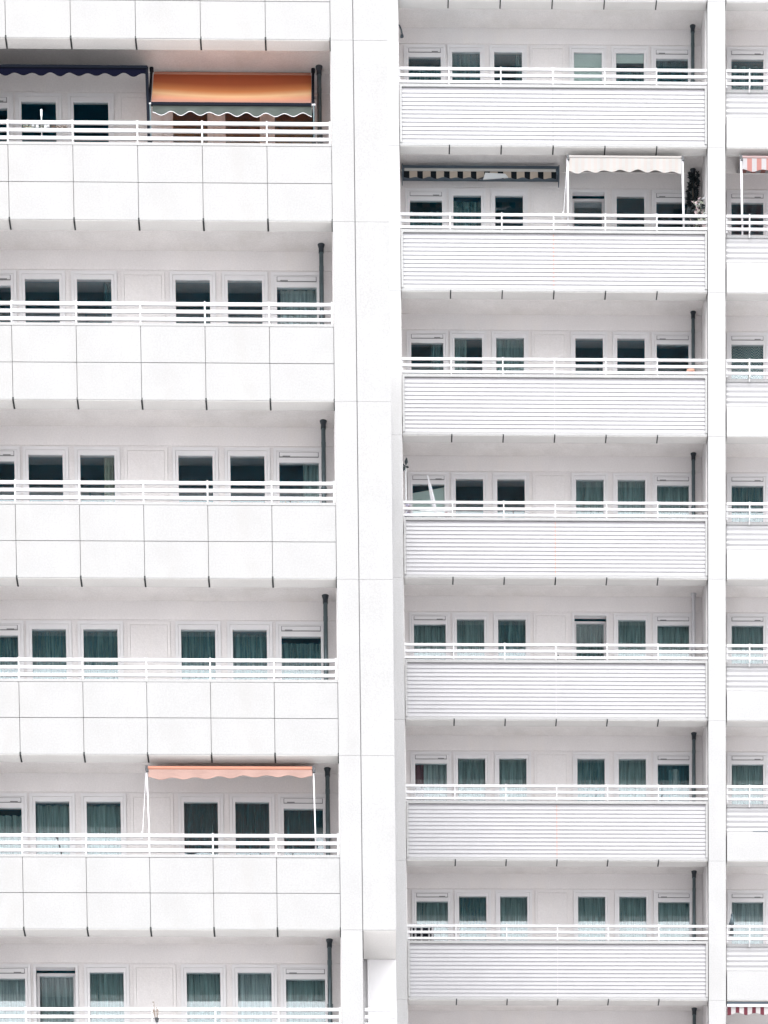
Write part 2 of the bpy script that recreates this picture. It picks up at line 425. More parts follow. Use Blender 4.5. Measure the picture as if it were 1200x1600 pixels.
# ---------------------------------------------------------------- near block
near = thing('apartment_building', 'nearer white apartment block at the left with smooth square parapet panels', 'building', (-3, 0, 0))
NX = 3.0   # parts are built in world x, shifted into the root's space
class Shift:
    pass
def nroot():
    o = near; return o
near.location = (0, 0, 0)
joints_n = [i*MOD for i in range(-8, 1)]
XL = -8.3
def pillar(parent, x0, x1, y, zs, ztop, depth=1.75, zbot=0.0, mat='wall'):
    m = MB(); lv = sorted([zbot] + [z for z in zs if zbot < z < ztop] + [ztop])
    for a, b in zip(lv, lv[1:]): m.box(x0, x1, 0, depth, a+.002, b-.002, 0)
    m.box(x0+.012, x1-.012, .012, depth-.01, zbot, ztop, 1)
    return build('pillar', m, [M[mat], M['seam']], parent, (0, y, 0))
TOPN = near_edge(0)+1.2
pillar(near, .004, .371, -.012, [near_edge(k) for k in range(9)], TOPN)
pillar(near, -6.785, -6.412, -.012, [near_edge(k) for k in range(9)], TOPN)
# closed strip beside the pillar, open below edge 6
m = MB()
lv = [near_edge(6)] + [near_edge(k) for k in range(5,-1,-1)] + [TOPN]
for a, b in zip(lv, lv[1:]): m.box(.385, .947, -.008, 1.17, a+.002, b-.002, 0)
m.box(.372, .93, .03, 1.16, lv[0]+.006, TOPN-.01, 1)
m.box(.387, .945, .006, 1.168, lv[0]-.012, lv[0]+.0005, 2)
build('end_wall', m, [M['wall'], M['seam'], M['lip']], near)
m = MB()
m.box(.452, .946, 1.18, YF-.02, 0, TOPN-.02); m.box(.372, .4515, 1.27, 2.2, 0, TOPN-.05)
m.box(.373, .4515, 1.172, 1.268, near_edge(6)+.03, near_edge(6)+.3)
build('side_wall', m, M['frame'], near)
def bay_n(k):
    z = near_edge(k)
    for a, b in ((-6.41, .002), (XL, -6.787)):
        smooth_parapet(near, a, b, [j for j in joints_n if a-.02 < j < b+.02], 0, z) if a > -7 else None
    slab(near, XL, .004, 0, z)
CN = {
 1: dict(v1=[], w1=[], w2=[], w3=[], w4=[], v2=[]),
 2: dict(v1=[], w1=[], w2=[(.78,1,'c_dark',0)], w3=[], w4=[], v2=[(.08,1,'c_pale',.02)]),
 3: dict(v1=[], w1=[], w2=[(.68,.97,'c_cream',0)], w3=[], w4=[], v2=[(.60,1,'c_green',0)]),
 4: dict(v1=[(0,1,'c_dim',0)], w1=[(0,1,'c_dim',.03)], w2=[(0,1,'c_dim',.03)], w3=[(0,1,'c_dim',0)], w4=[(0,1,'c_dim',.06)], v2=[(0,1,'c_dim',.1)]),
 5: dict(v1=[(0,1,'c_green',.12)], w1=[(0,1,'c_green',.06)], w2=[(0,1,'c_green',.06)], w3=[(0,1,'c_dark',0)], w4=[(0,1,'c_dark',0)], v2=[(0,1,'c_dark',0)]),
 6: dict(v1=[(0,1,'c_pale',0)], w1=[(0,1,'c_pale',0)], w2=[(0,1,'c_green',0)], w3=[(0,1,'c_green',0)], w4=[(0,1,'c_pale',0)], v2=[(0,1,'c_green',0)]),
}
B0N = -6.407
for k in range(0, 9):
    z = near_edge(k)
    smooth_parapet(near, -6.408, .0, joints_n[2:], 0, z)
    smooth_parapet(near, XL, -6.79, joints_n[:2], 0, z)
    slab(near, XL, .002, 0, z)
    op = []
    if 1 <= k <= 6:
        for i, (nm, (a, b)) in enumerate(WIN.items()):
            x0 = B0N + a; w = (.587 if nm[0] == 'w' else .68)
            window(near, x0, w, nm[0], (0, z), CN[k][nm], 100*k+i, 'right' if nm == 'v1' else 'left', tilted=(k == 6 and nm == 'w1'))
            op.append((x0-.1, x0+w+.1))
        blank_panel(near, B0N+BLANK[0], B0N+BLANK[1], 0, z); op.append((B0N+BLANK[0]-.062, B0N+BLANK[1]+.062))
        rain_pipe(near, -.203, 1.30, z)
    wall_row(near, op, XL, .002, 0, z, [(-.012, .001), (-6.41, -6.40)])
    if 2 <= k <= 7:
        railing(near, -6.40, -.012, [j for j in joints_n if -6.2 < j < -.1] + [-.03], LV_N, None, 0, z)
    if k == 7:
        railing(near, .40, .945, [.93], LV_N, (1.167, 1.21), 0, z)
m = MB()
m.quad((XL,5.6,0),(.3,5.6,0),(.3,5.6,TOPN),(XL,5.6,TOPN)); m.box(.02,.3,1.76,5.6,0,TOPN); m.box(XL,XL+.1,1.75,5.6,0,TOPN)
build('interior_wall', m, M['room'], near)
def lower_body(parent, x0, x1, y, ztop, ribs):
    m = MB(); m.box(x0, x1, D, D+5, 0, ztop, 0)
    zz = ztop-.3
    while zz > 3:
        m.box(x0, x1, 0, .2, zz-2.5, zz-1.3, 0); m.box(x0, x1, .2, D, zz-2.1, zz-1.95, 0); zz -= H
    return build('lower_storeys', m, M['wall'], parent, (0, y, 0))
lower_body(near, XL, -.01, 0, near_edge(8)-.05, False)

# ---------------------------------------------------------------- far block
far = thing('apartment_building', 'farther white apartment block at the right with ribbed parapets, set back', 'building', (0, YF, 0))
XR = 11.2
X0F = 1.338; X1F = 7.739; X3 = 8.113
joints_f = [4.528 + i*MOD for i in range(-3, 4)]
TOPF = far_edge(0)+1.2
pillar(far, .967, X0F-.006, -.012, [far_edge(k) for k in range(9)], TOPF, mat='pier')
pillar(far, X1F+.006, X3-.003, -.012, [far_edge(k) for k in range(9)], TOPF, mat='pier')
CF = {
 0: dict(v1=[(0,1,'c_dim',.15)], w1=[(0,1,'c_dim',0)], w2=[(.8,1,'c_dim',0)], w3=[(.0,1,'blind',.9)], w4=[(0,1,'blind',.16),(.0,1,'c_dim',.3)], v2=[(0,1,'c_dark',0)], b=[(0,1,'c_dim',.1)]),
 1: dict(v1=[(0,1,'c_dim',.2)], w1=[(0,1,'c_dim',.1)], w2=[], w3=[], w4=[], v2=[], b=[]),
 2: dict(v1=[(.62,1,'c_dim',0)], w1=[(0,.45,'c_green',0)], w2=[(0,1,'c_green',0)], w3=[], w4=[], v2=[], b=[(0,1,'c_net',0)]),
 3: dict(v1=[(0,1,'blindlow',.10)], w1=[], w2=[], w3=[(0,1,'c_green',0)], w4=[(0,1,'c_green',0)], v2=[(0,1,'c_green',.02)], b=[(0,1,'c_dim',0)]),
 4: dict(v1=[(0,1,'c_green',0)], w1=[(0,1,'c_green',.02)], w2=[(0,1,'c_dim',0)], w3=[(0,1,'c_green',0)], w4=[(0,1,'c_green',0)], v2=[(0,1,'c_green',0)], b=[(0,1,'c_green',0)]),
 5: dict(v1=[(0,.27,'c_red',0),(.27,1,'c_pale',0)], w1=[(0,1,'c_green',0)], w2=[(0,1,'c_green',0)], w3=[(0,1,'c_dim',0)], w4=[(0,1,'c_green',0)], v2=[(0,1,'c_dark',0),(.35,.7,'c_pale',.1)], b=[(0,1,'c_green',0)]),
 6: dict(v1=[(0,1,'c_green',0)], w1=[(0,1,'c_dim',0)], w2=[(0,1,'c_green',0)], w3=[(0,1,'c_green',0)], w4=[(0,1,'c_green',0)], v2=[(0,1,'c_green',0)], b=[(0,1,'c_pale',0)]),
}
SEAM = {1:'seam', 2:'rust', 3:'ribgap', 4:'rust', 5:'ribgap', 6:'rust', 7:'ribgap'}
for k in range(0, 9):
    z = far_edge(k)
    ribbed_parapet(far, X0F+.01, X1F-.01, joints_f, 4.528+.0, 0, z, SEAM.get(k, 'ribgap'))
    low_parapet(far, X3+.024, XR, 0, z, .55 if k == 6 else 0)
    slab(far, .97, XR, 0, z)
    op = []
    if k <= 6:
        for i, (nm, (a, b)) in enumerate(WIN.items()):
            x0 = X0F + a; w = (.587 if nm[0] == 'w' else .68)
            window(far, x0, w, nm[0], (0, z), CF[k][nm], 900+100*k+i, 'right' if nm == 'v1' else 'left', tilted=(k in (1, 4) and nm == 'w3'))
            op.append((x0-.1, x0+w+.1))
        blank_panel(far, X0F+BLANK[0], X0F+BLANK[1], 0, z); op.append((X0F+BLANK[0]-.062, X0F+BLANK[1]+.062))
        x0 = 8.369
        window(far, x0, .68, 'v', (0, z), CF[k]['b'], 1900+k, 'right'); op.append((x0-.1, x0+.78))
        window(far, 9.29, .587, 'w', (0, z), CF[k]['b'], 2900+k); op.append((9.19, 9.977))
    if k != 1: rain_pipe(far, 7.545, 1.37, z, white=(k == 4))
    else: rain_pipe(far, 7.545, 1.37, z)
    wall_row(far, op, .97, XR, 0, z, [(X0F-.005, X0F+.005), (X1F-.008, X1F+.004)])
    if 1 <= k <= 7:
        railing(far, X0F+.004, X1F-.004, [j for j in joints_f if X0F+.2 < j < X1F-.2], LV_F, None, 0, z)
        railing(far, X3+.02, XR, [8.62, 9.70, 10.78], LV_F, None, 0, z)
m = MB()
m.quad((.97,5.6,0),(XR,5.6,0),(XR,5.6,TOPF),(.97,5.6,TOPF)); m.box(.97,1.1,1.76,5.6,0,TOPF); m.box(XR-.1,XR,1.75,5.6,0,TOPF)
m.box(7.82,8.0,1.76,5.6,0,TOPF)
build('interior_wall', m, M['room'], far)
lower_body(far, .97, XR, 0, far_edge(8)-.05, True)

# ---------------------------------------------------------------- awnings
def scallop(m, x0, x1, y, ztop, drop, period, amp, mi=0, trim=None, wob=0.0, phase=0.0, thick=.006, tilt=0.0):
    n = max(8, int((x1-x0)/.025)); rr = random.Random(int(x0*100)+5)
    off = rr.random()*6
    def zb(x): return ztop - drop + amp*math.cos(2*math.pi*(x-x0)/period + phase) + wob*math.sin(1.7*(x-x0)+off) + tilt*(x-x0)/(x1-x0)
    def yo(x): return .010*math.sin(2*math.pi*(x-x0)/(period*1.37)+off)
    for i in range(n):
        a = x0+(x1-x0)*i/n; b = x0+(x1-x0)*(i+1)/n
        za, zb_ = zb(a), zb(b)
        for dy in (0, thick):
            m.quad((a,y+dy+yo(a),za),(b,y+dy+yo(b),zb_),(b,y+dy,ztop),(a,y+dy,ztop), mi, [(a-x0,1),(b-x0,1),(b-x0,0),(a-x0,0)])
        m.quad((a,y+yo(a),za),(a,y+thick+yo(a),za),(b,y+thick+yo(b),zb_),(b,y+yo(b),zb_), mi, [(a-x0,1)]*4)
        if trim is not None:
            m.quad((a,y-.004+yo(a),za-.003),(b,y-.004+yo(b),zb_-.003),(b,y-.004+yo(b),zb_+.006),(a,y-.004+yo(a),za+.006), trim)
def canopy(m, x0, x1, pw, pb, sag, mi=0, ny=14, nx=40, edge=.0):
    P = []
    for j in range(ny+1):
        t = j/ny; row = []
        for i in range(nx+1):
            s = i/nx; bow = math.sin(math.pi*s)
            y = pw[0]+(pb[0]-pw[0])*t; z = pw[1]+(pb[1]-pw[1])*t
            z -= sag*math.sin(math.pi*t)*(.55+.45*bow)
            row.append((x0+(x1-x0)*s, y, z, s, min(1, max(0, t - .07*math.sin(math.pi*t)*(bow-.6)))))
        P.append(row)
    for j in range(ny):
        for i in range(nx):
            q = [P[j][i], P[j][i+1], P[j+1][i+1], P[j+1][i]]
            m.quad(*[c[:3] for c in q], mi=mi, uv=[((c[3])*(x1-x0), c[4]) for c in q])

# -- orange awning, near block, top floor
z1 = near_edge(1)
t = thing('awning', 'bright orange awning with yellow sheen and grey scalloped valance, pulled down', 'awning', (0, 0, z1))
WX0, WX1 = -3.04, -.305
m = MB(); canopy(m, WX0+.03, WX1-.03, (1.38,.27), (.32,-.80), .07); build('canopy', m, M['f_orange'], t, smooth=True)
m = MB(); scallop(m, WX0+.05, WX1-.02, .30, -.845, .145, .315, .028, 0, 1, wob=.018, tilt=.03); build('valance', m, [M['f_orangeval'], M['white']], t)
m = MB(); m.box(WX0+.03, WX1-.03, .28, .33, -.845, -.800); build('front_bar', m, M['navy'], t)
m = MB(); m.tube((WX0+.04,1.42,.29),(WX1-.04,1.42,.29), .04); build('roller', m, M['f_salmondeep'], t)
for x in (WX0, WX1):
    m = MB(); m.tube((x,1.36,.345),(x,.31,-.82), .024); m.tube((x,1.36,.30),(x,1.36,.358), .034); build('arm', m, M['navy'], t)
    m = MB(); m.tube((x+.012,.31,-.82),(x+.02,.31,-2.2), .014); m.tube((x-.02,.31,-.815),(x+.04,.31,-.815), .018, mi=1)
    m.tube((x+.02,.31,-2.25),(x+.02,.31,-1.35), .022, mi=2)
    build('post', m, [M['pipe'], M['white'], M['navy']], t)
# -- navy awning beside it
t = thing('awning', 'dark navy awning with scalloped hem left of the orange awning', 'awning', (0, 0, z1))
m = MB(); scallop(m, -6.2, -3.10, .30, -.285, .085, .305, .024, thick=.012); build('valance', m, M['f_navy'], t)
m = MB(); canopy(m, -6.2, -3.10, (1.40,.335), (.30,-.255), .012); build('canopy', m, M['f_navy'], t)
m = MB(); m.box(-6.22, -3.06, .27, .33, -.285, -.245); build('front_bar', m, M['navy'], t)
for x, xb in ((-3.075, -3.04), (-6.2, -6.2)):
    m = MB(); m.tube((x,.31,-.25),(xb,.31,-2.2), .027); build('post', m, M['navy'], t)

def drop_awning(label, base, x0, x1, fabric, bar_z, val, period, amp, wob, deep=None, post_mat='white', post_x=None, tilt=0.0, phase=0.0, ybar=.10, strut=False, brkt='black', rpost=.014):
    t = thing('awning', label, 'awning', base)
    m = MB(); canopy(m, x0, x1, (1.44,.338), (ybar,bar_z+.015), .012); build('canopy', m, fabric, t, smooth=True)
    m = MB(); scallop(m, x0, x1, ybar-.025, bar_z-.03, val, period, amp, wob=wob, tilt=tilt, phase=phase); build('valance', m, fabric, t)
    m = MB(); m.tube((x0-.01,ybar,bar_z),(x1+.01,ybar,bar_z), .032); build('front_bar', m, deep or fabric, t)
    for x, dx in post_x:
        m = MB(); m.tube((x+dx,.10,-1.62),(x,ybar,bar_z-.02), rpost*.75, rpost)
        build('post', m, M[post_mat], t)
        m = MB(); m.box(x-.022,x+.022,ybar-.04,ybar+.03,bar_z-.035,bar_z+.03); m.box(x-.012,x+.034,ybar-.05,ybar-.02,bar_z-.075,bar_z-.035)
        build('bracket', m, M[brkt], t)
        if strut:
            m = MB(); m.tube((x-.10,.12,-1.35),(x-.012,ybar,bar_z-.05), .005); m.tube((x-.115,.12,-1.30),(x-.105,.12,-1.18), .009); build('crank', m, M[post_mat], t); strut = False
    return t
z5 = near_edge(5)
drop_awning('salmon pink awning with pale wavy valance on white posts', (0,0,z5), -3.235, -.452, M['f_salmon'], -.165, .125, .40, .018, .022, deep=M['f_salmondeep'], post_x=[(-3.262,.035),(-.432,.03)], strut=True, tilt=.0)
zf1 = far_edge(1)
drop_awning('plain white awning with wavy hem held on two white posts', (0,YF,zf1), 4.855, 7.195, M['f_white'], -.16, .255, .36, .022, .03, post_x=[(4.832,.0),(7.222,.03)], rpost=.027, strut=True, tilt=-.02, ybar=.06)
drop_awning('red and white striped awning cut by the right edge of the view', (0,YF,zf1), 8.47, 10.9, M['f_redwhite'], -.145, .23, .42, .02, .0, post_x=[(8.446,.03),(10.93,-.03)], rpost=.026, ybar=.06)
# folded awning with stripes, far block
t = thing('awning', 'rolled up awning with navy and cream striped valance under the ceiling', 'awning', (0, YF, zf1))
SX0, SX1 = 1.43, 4.655
m = MB(); m.box(SX0-.02, SX1+.03, 1.06, 1.30, .06, .235); m.tube((SX0-.02,1.08,.10),(SX1+.03,1.08,.10), .075); build('cassette', m, M['bluegrey'], t)
m = MB(); m.box(SX0+.015, SX1-.03, .99, 1.05, .085, .135); build('front_bar', m, M['greybar'], t)
m = MB(); scallop(m, SX0, SX1-.02, 1.0, .085, .125, .282, .014, phase=.6, thick=.008); build('valance', m, M['f_brown'], t)
m = MB(); m.box(SX0-.035, SX0-.0205, 1.0, 1.3, -.03, .24); build('end_cap', m, M['bluegrey'], t)
m = MB(); m.box(SX1+.031, SX1+.05, 1.0, 1.3, -.05, .22); build('end_cap', m, M['bluegrey'], t)
m = MB()
m.quad((3.10,.95,-.085),(3.62,.95,-.045),(3.56,.95,.015),(3.14,.95,.035)); m.quad((3.14,.95,.035),(3.56,.95,.015),(3.56,1.0,.02),(3.14,1.0,.04)); m.quad((3.10,.95,-.085),(3.10,1.0,-.08),(3.62,1.0,-.04),(3.62,.95,-.045))
m.tube((2.98,.97,-.095),(3.16,.97,-.03), .016, mi=1)
build('folding_arm', m, [M['porcelain'], M['black']], t)
# maroon striped awning, bottom right
zf7 = far_edge(7)
t = thing('awning', 'maroon and white striped scalloped awning at the bottom right corner', 'awning', (0, YF, zf7))
m = MB(); m.box(8.14, 10.9, .04, .2, -.045, -.012); build('cassette', m, M['bluegrey'], t)
m = MB(); scallop(m, 8.15, 10.9, .075, -.1005, .14, .37, .022, phase=2.6, thick=.01); build('valance', m, M['f_maroon'], t)
m = MB(); m.box(8.14, 10.9, .05, .10, -.10, -.047); build('front_bar', m, M['white'], t)

# ---------------------------------------------------------------- small things on the balconies
def at_near(k): return near_edge(k)
# ornament on the top rail, near block, railing of edge 2
zr = near_edge(2)
t = thing('balcony_ornament', 'white ornament with ball finial and hanging white bells on the upper left railing', 'ornament', (-4.83, .10, zr+1.2))
m = MB(); m.tube((0,0,.10),(0,0,.50), .011); m.tube((0,0,.46),(0,0,.53),.018); m.tube((0,0,.31),(0,0,.37), .02, .012); build('stake', m, M['porcelain'], t)
m = MB(); m.ball((0,0,.545), .022); build('finial', m, M['porcelain'], t)
for x, h in ((-.07,.10), (.065,.11), (.11,.07), (-.14,.04)):
    m = MB(); m.lathe([(.004,h),(.022,h*.9),(.028,h*.5),(.026,0),(.001,0)], (x,-.03,.20+.10-h*.4)); m.tube((x,-.03,.29),(x,-.02,.335),.004); build('bell', m, M['porcelain'], t, smooth=True)
m = MB(); m.box(-.15,.13,-.03,-.015,.325,.34); build('crossbar', m, M['porcelain'], t)
m = MB(); rr = random.Random(3)
for i in range(150):
    x = -.34+.78*rr.random()**1.0; m.leaf((x, .0+rr.uniform(-.02,.02), .30+rr.uniform(-.015,.02)), rr.uniform(.03,.07), .012, (rr.choice((-1,1)),rr.uniform(-.4,.4),rr.uniform(-.25,.25)), (0,-1,.2), 0 if x < .1 else 1)
m.tube((-.34,0,.305),(.40,0,.300), .006, .003, n=6, mi=1)
g = build('twig_garland', m, [M['leafpale'], M['twig']], None, (-4.80, .10, zr+1.195)); tag(g, 'dry twig garland lying behind the top rail beside the white ornament', 'garland')
# plants behind the railing of edge 4 (near), window v2
def row_of_plants(name, label, loc, L, n, mats, hmax, seed, boxh=.12, pot=None):
    t = thing(name, label, 'plant', loc); rr = random.Random(seed)
    m = MB(); m.box(-L/2, L/2, 0, .14, -.14, -.14+boxh); build('planter_box', m, M[pot or 'terracotta'], t)
    m = MB()
    for i in range(n):
        x = rr.uniform(-L/2, L/2); h = rr.uniform(.1, 1)*hmax; y0 = rr.uniform(.02,.12)
        m.tube((x,y0,-.02),(x+rr.uniform(-.03,.03),y0,h*.8), .003, n=4)
        for j in range(6):
            m.leaf((x+rr.uniform(-.03,.03), y0+rr.uniform(-.04,.04), h*rr.uniform(.1,.9)), rr.uniform(.04,.08), .022, (rr.uniform(-1,1),rr.uniform(-1,.4),rr.uniform(-.2,1)), (rr.uniform(-1,1),-1,rr.random()), rr.randrange(len(mats)))
    build('foliage', m, [M[q] for q in mats], t); return t
row_of_plants('window_box', 'green plants in a box behind the white railing below the half drawn curtain', (-.66, .30, near_edge(4)+1.16), .62, 36, ['leaf','leafdark','leafpale'], .26, 5, pot='white')
# dark stick on the near block, railing of edge 6
m = MB(); m.tube((0,0,.30),(.085,0,-.05), .011, .013); m.box(-.03,.015,-.012,.012,.295,.325)
o = build('hand_brush', m, M['black'], None, (-4.80, .16, near_edge(6)+1.235)); tag(o, 'dark stick leaning behind the railing below the curtained window at left', 'brush')
# slim clamps on the railing under the salmon awning
for i, (x, lab) in enumerate(((-1.36, 'thin dark rod behind the railing below the salmon awning, left of its pair'), (-.80, 'thin dark rod behind the railing below the salmon awning, right of its pair'))):
    m = MB(); m.tube((0,0,0),(.004,0,.20), .010, n=8); m.ball((.004,0,.21), .014)
    o = build('railing_rod', m, M['pipe'], None, (x, .11, near_edge(6)+1.24)); tag(o, lab, 'rod', 'rods behind the railing under the salmon awning')
# hanging pot at the bottom of the near block
t = thing('hanging_pot', 'small dark hanging pot with thin drooping stems on the lowest left railing', 'plant pot', (-3.155, -.03, near_edge(7)+1.33))
m = MB(); m.lathe([(.001,-.03),(.022,-.03),(.036,.03),(.032,.03),(.001,.01)]); build('pot', m, M['black'], t, smooth=True)
m = MB(); rr = random.Random(9)
for x, za, zb in ((-.045,.19,.30),(.0,.14,.2),(-.06,.10,.17),(.02,.08,.16),(.03,.11,.18),(-.05,.13,.2)):
    m.tube((x*.5,0,.03),(x,0,zb), .004, n=5)
    for j in range(3): m.leaf((x,0,rr.uniform(za,zb)), .03, .014, (rr.uniform(-1,1),-.3,rr.uniform(-1,1)), (0,-1,0))
build('stems', m, M['twig'], t)

# --- far block
# lamp hook beside the left pillar, top row
z = far_edge(0)
t = thing('wall_lamp', 'dark curved hook lamp on the wall at the top beside the wide white pillar', 'lamp', (1.345, YF+1.30, z))
pts = [(0,.0,.30),(.035,0,.27),(.065,0,.20),(.08,0,.12)]
m = MB()
for a, b in zip(pts, pts[1:]): m.tube(a, b, .016, n=8)
build('arm', m, M['bluegrey'], t); m = MB(); m.lathe([(.012,.13),(.03,.10),(.036,.06),(.001,.06)], (.08,0,0)); build('shade', m, M['bluegrey'], t)
# climbing plant on the rain pipe
z = far_edge(1)
t = thing('climbing_plant', 'dark climbing plant wound round the pipe beside the white awning', 'plant', (7.545, YF+1.31, z-2.25))
rr = random.Random(12); m = MB()
for i in range(900):
    s = rr.random(); zz = 2.0+.42*s if s > .55 else 1.62+.72*s
    zz = 1.60+ .90*s
    rad = .055 + .05*(1-s)*rr.random() + .02*math.sin(11*s*3.1)
    a = rr.random()*6.28; gap = abs(zz-2.10) < .07 and abs(math.cos(a)) < .45
    if gap: continue
    m.leaf((rad*math.cos(a)+.02*math.sin(9*s), rad*math.sin(a), zz), rr.uniform(.05,.085), rr.uniform(.03,.05), (math.cos(a)+rr.uniform(-.5,.5), math.sin(a), rr.uniform(-1,.4)), (rr.uniform(-1,1),rr.uniform(-1,1),.6), 0)
for i in range(40):
    m.leaf((rr.choice((-1,1))*rr.uniform(.05,.11), -.05, 1.60+rr.uniform(-.05,.1)), .08, .04, (rr.uniform(-1,1),-.2,rr.uniform(-1,.5)), (0,-1,.3), 0)
build('foliage', m, M['leafdark'], t)
m = MB(); m.tube((.0,-.045,0),(.02,-.05,1.2), .012); m.tube((.02,-.05,1.2),(-.02,-.05,2.3), .010); build('stem', m, M['twig'], t)
t = thing('potted_plant', 'pale plant with white and pink drooping blooms in the corner beside the pillar', 'plant', (7.52, YF+.55, z-2.28))
m = MB(); m.lathe([(.001,0),(.12,0),(.16,.34),(.13,.34),(.001,.30)]); build('pot', m, M['porcelain'], t, smooth=True)
m = MB(); rr = random.Random(21)
for i in range(170):
    s = rr.random(); a = rr.uniform(0,6.28); r_ = .15*math.sqrt(rr.random())
    zz = .85+.72*s
    m.leaf((.05+r_*math.cos(a)*(1.15-.5*s)+.05*(1-s), r_*math.sin(a), zz), rr.uniform(.10,.2), rr.uniform(.04,.08), (rr.uniform(-.5,.9), -.4, rr.uniform(-1,.2)), (rr.uniform(-.5,.5),-1,.4), rr.choice((0,0,1,2,2,3,3)))
for i in range(70):
    m.leaf((-.12+rr.uniform(-.1,.12), rr.uniform(-.1,.1), 1.05+rr.uniform(-.2,.3)), .11, .05, (rr.uniform(-1,1),-.3,rr.uniform(-.5,1)), (0,-1,.3), 3)
for i in range(6): m.tube((0,0,.3),(rr.uniform(-.1,.15),rr.uniform(-.1,.1),1.2), .008, n=5, mi=3)
build('foliage', m, [M['petal'], M['porcelain'], M['leafpale'], M['leafdark']], t)
# terracotta pot, edge 3 railing right end
t = thing('flower_pot', 'pale terracotta pot behind the railing below the dark windows beside the pillar', 'plant pot', (7.40, YF+.22, far_edge(3)+1.14))
m = MB(); m.lathe([(.001,.0),(.055,.0),(.075,.22),(.085,.22),(.085,.27),(.07,.27),(.06,.2),(.001,.18)]); build('pot', m, M['terracotta'], t, smooth=True)
m = MB(); rr = random.Random(2)
for i in range(26): m.leaf((rr.uniform(-.04,.04),rr.uniform(-.04,.04),.25), .08, .03, (rr.uniform(-1,1),rr.uniform(-1,1),.8), (0,-1,.4), 0)
build('foliage', m, M['leafpale'], t)
# plants in bay 3 under the net curtain
row_of_plants('window_box', 'low box of dark and pale plants below the grid net curtain at the right edge', (8.86, YF+.25, far_edge(3)+1.13), .95, 26, ['leafdark','leafpale','porcelain'], .13, 31, pot='white')
t = thing('garden_stake', 'pale tapering stake standing behind the railing below the grid net curtain', 'stake', (8.60, YF+.13, far_edge(3)+1.14))
m = MB(); m.tube((.03,0,.0),(.0,0,.42), .028, .008); build('stake', m, M['leafpale'], t); m = MB(); m.ball((0,0,.42), .016); build('tip', m, M['porcelain'], t)
# folded parasol, edge 4 railing left
z = far_edge(3)
t = thing('parasol', 'folded white parasol leaning to the left before the far left window', 'parasol', (2.30, YF+.55, z-2.28))
Rt = Matrix.Rotation(R(-14), 4, 'Y')
m = MB(); nn = 20
pr = [(.015,.95),(.030,1.0),(.046,1.2),(.044,1.4),(.034,1.6),(.022,1.72),(.010,1.77),(.001,1.78)]
for q in range(len(pr)-1):
    for i in range(nn):
        def PP(q_, i_):
            r_ = pr[q_][0]*(1 if i_ % 2 else .62); a_ = 2*math.pi*i_/nn + .5*pr[q_][1]
            return (r_*math.cos(a_)+.012*math.sin(4*pr[q_][1]), r_*math.sin(a_), pr[q_][1])
        m.quad(PP(q,i), PP(q,i+1), PP(q+1,i+1), PP(q+1,i))
m.v = [tuple(Rt @ Vector(q)) for q in m.v]; build('folded_canopy', m, M['white'], t)
m = MB(); m.tube((0,0,.02),(0,0,1.0), .018); m.tube((0,0,1.76),(0,0,1.82), .014); m.v = [tuple(Rt @ Vector(q)) for q in m.v]; build('pole', m, M['white'], t)
m = MB(); m.lathe([(.001,0),(.2,0),(.2,.05),(.03,.09),(.001,.09)]); build('base', m, M['porcelain'], t)
# pole with a leafy top beside the pillar
t = thing('garden_pole', 'white pole topped by a dark leaf shape beside the pillar and folded parasol', 'pole', (1.405, YF+.45, z-2.28))
m = MB(); m.tube((0,0,0),(.0,0,1.86), .017, .014); build('pole', m, M['porcelain'], t)
m = MB(); rr = random.Random(4)
for d, L in (((0.1,-.2,1),.16),((-.8,-.2,-.8),.14),((-.9,-.2,.2),.10),((.5,-.2,-.4),.09),((.2,-.2,.9),.15),((-.5,-.3,-1),.15)):
    m.leaf((.0,-.015,1.90), L, .065, d, (0,-1,.1))
build('leaf_topper', m, M['leafdark'], t)
t = thing('flowering_plant', 'lilac flowering plant behind the railing beside the pillar', 'plant', (1.42, YF+.20, far_edge(4)+1.1))
m = MB(); rr = random.Random(8)
for i in range(120): m.leaf((rr.uniform(-.04,.08), rr.uniform(-.05,.05), rr.uniform(.05,.50)), .045, .028, (rr.uniform(-1,1),-.5,rr.uniform(-.3,1)), (rr.uniform(-1,1),-1,.2), rr.choice((0,0,1)))
build('foliage', m, [M['lilac'], M['petal']], t)
m = MB(); m.box(-.08,.12,-.06,.06,-.1,.06); build('planter_box', m, M['white'], t)
# tray and cups on the edge 4 railing
t = thing('laundry_rack', 'small white drying rack behind the railing under the folded parasol', 'drying rack', (2.0, YF+.25, far_edge(4)+1.1))
m = MB()
for x in (-.25, .05, .30): m.tube((x,0,0),(x,0,.28), .010, n=8)
build('legs', m, M['bluegrey'], t)
m = MB()
for y_ in (-.1, 0, .1): m.tube((-.3,y_,.29),(.36,y_,.29), .010, n=8)
build('bars', m, M['white'], t)
m = MB(); m.box(.22, .27, -.1, .1, .2, .34); build('cloth', m, M['petal'], t)
# things at the foot of v2, edge 4
row_of_plants('window_box', 'tiny dark trailing plants at the foot of the railing before the right curtains', (7.45, YF+.22, far_edge(4)+1.14), .34, 12, ['leafdark','leaf'], .10, 44, pot='white')
# dark planter with white bars, edge 7 left
t = thing('railing_planter', 'dark blue planter behind white bars at the left end of the lowest ribbed balcony', 'planter', (1.40, YF+.10, far_edge(7)+1.2))
m = MB(); m.box(0, .50, .02, .14, .045, .30); build('trough', m, M['navy'], t)
m = MB()
for x in (.035, .115, .24, .40, .47): m.tube((x,.0,.02),(x+.003*(1 if x > .2 else -1),.0,.32), .020, n=8)
build('bars', m, M['rail'], t)
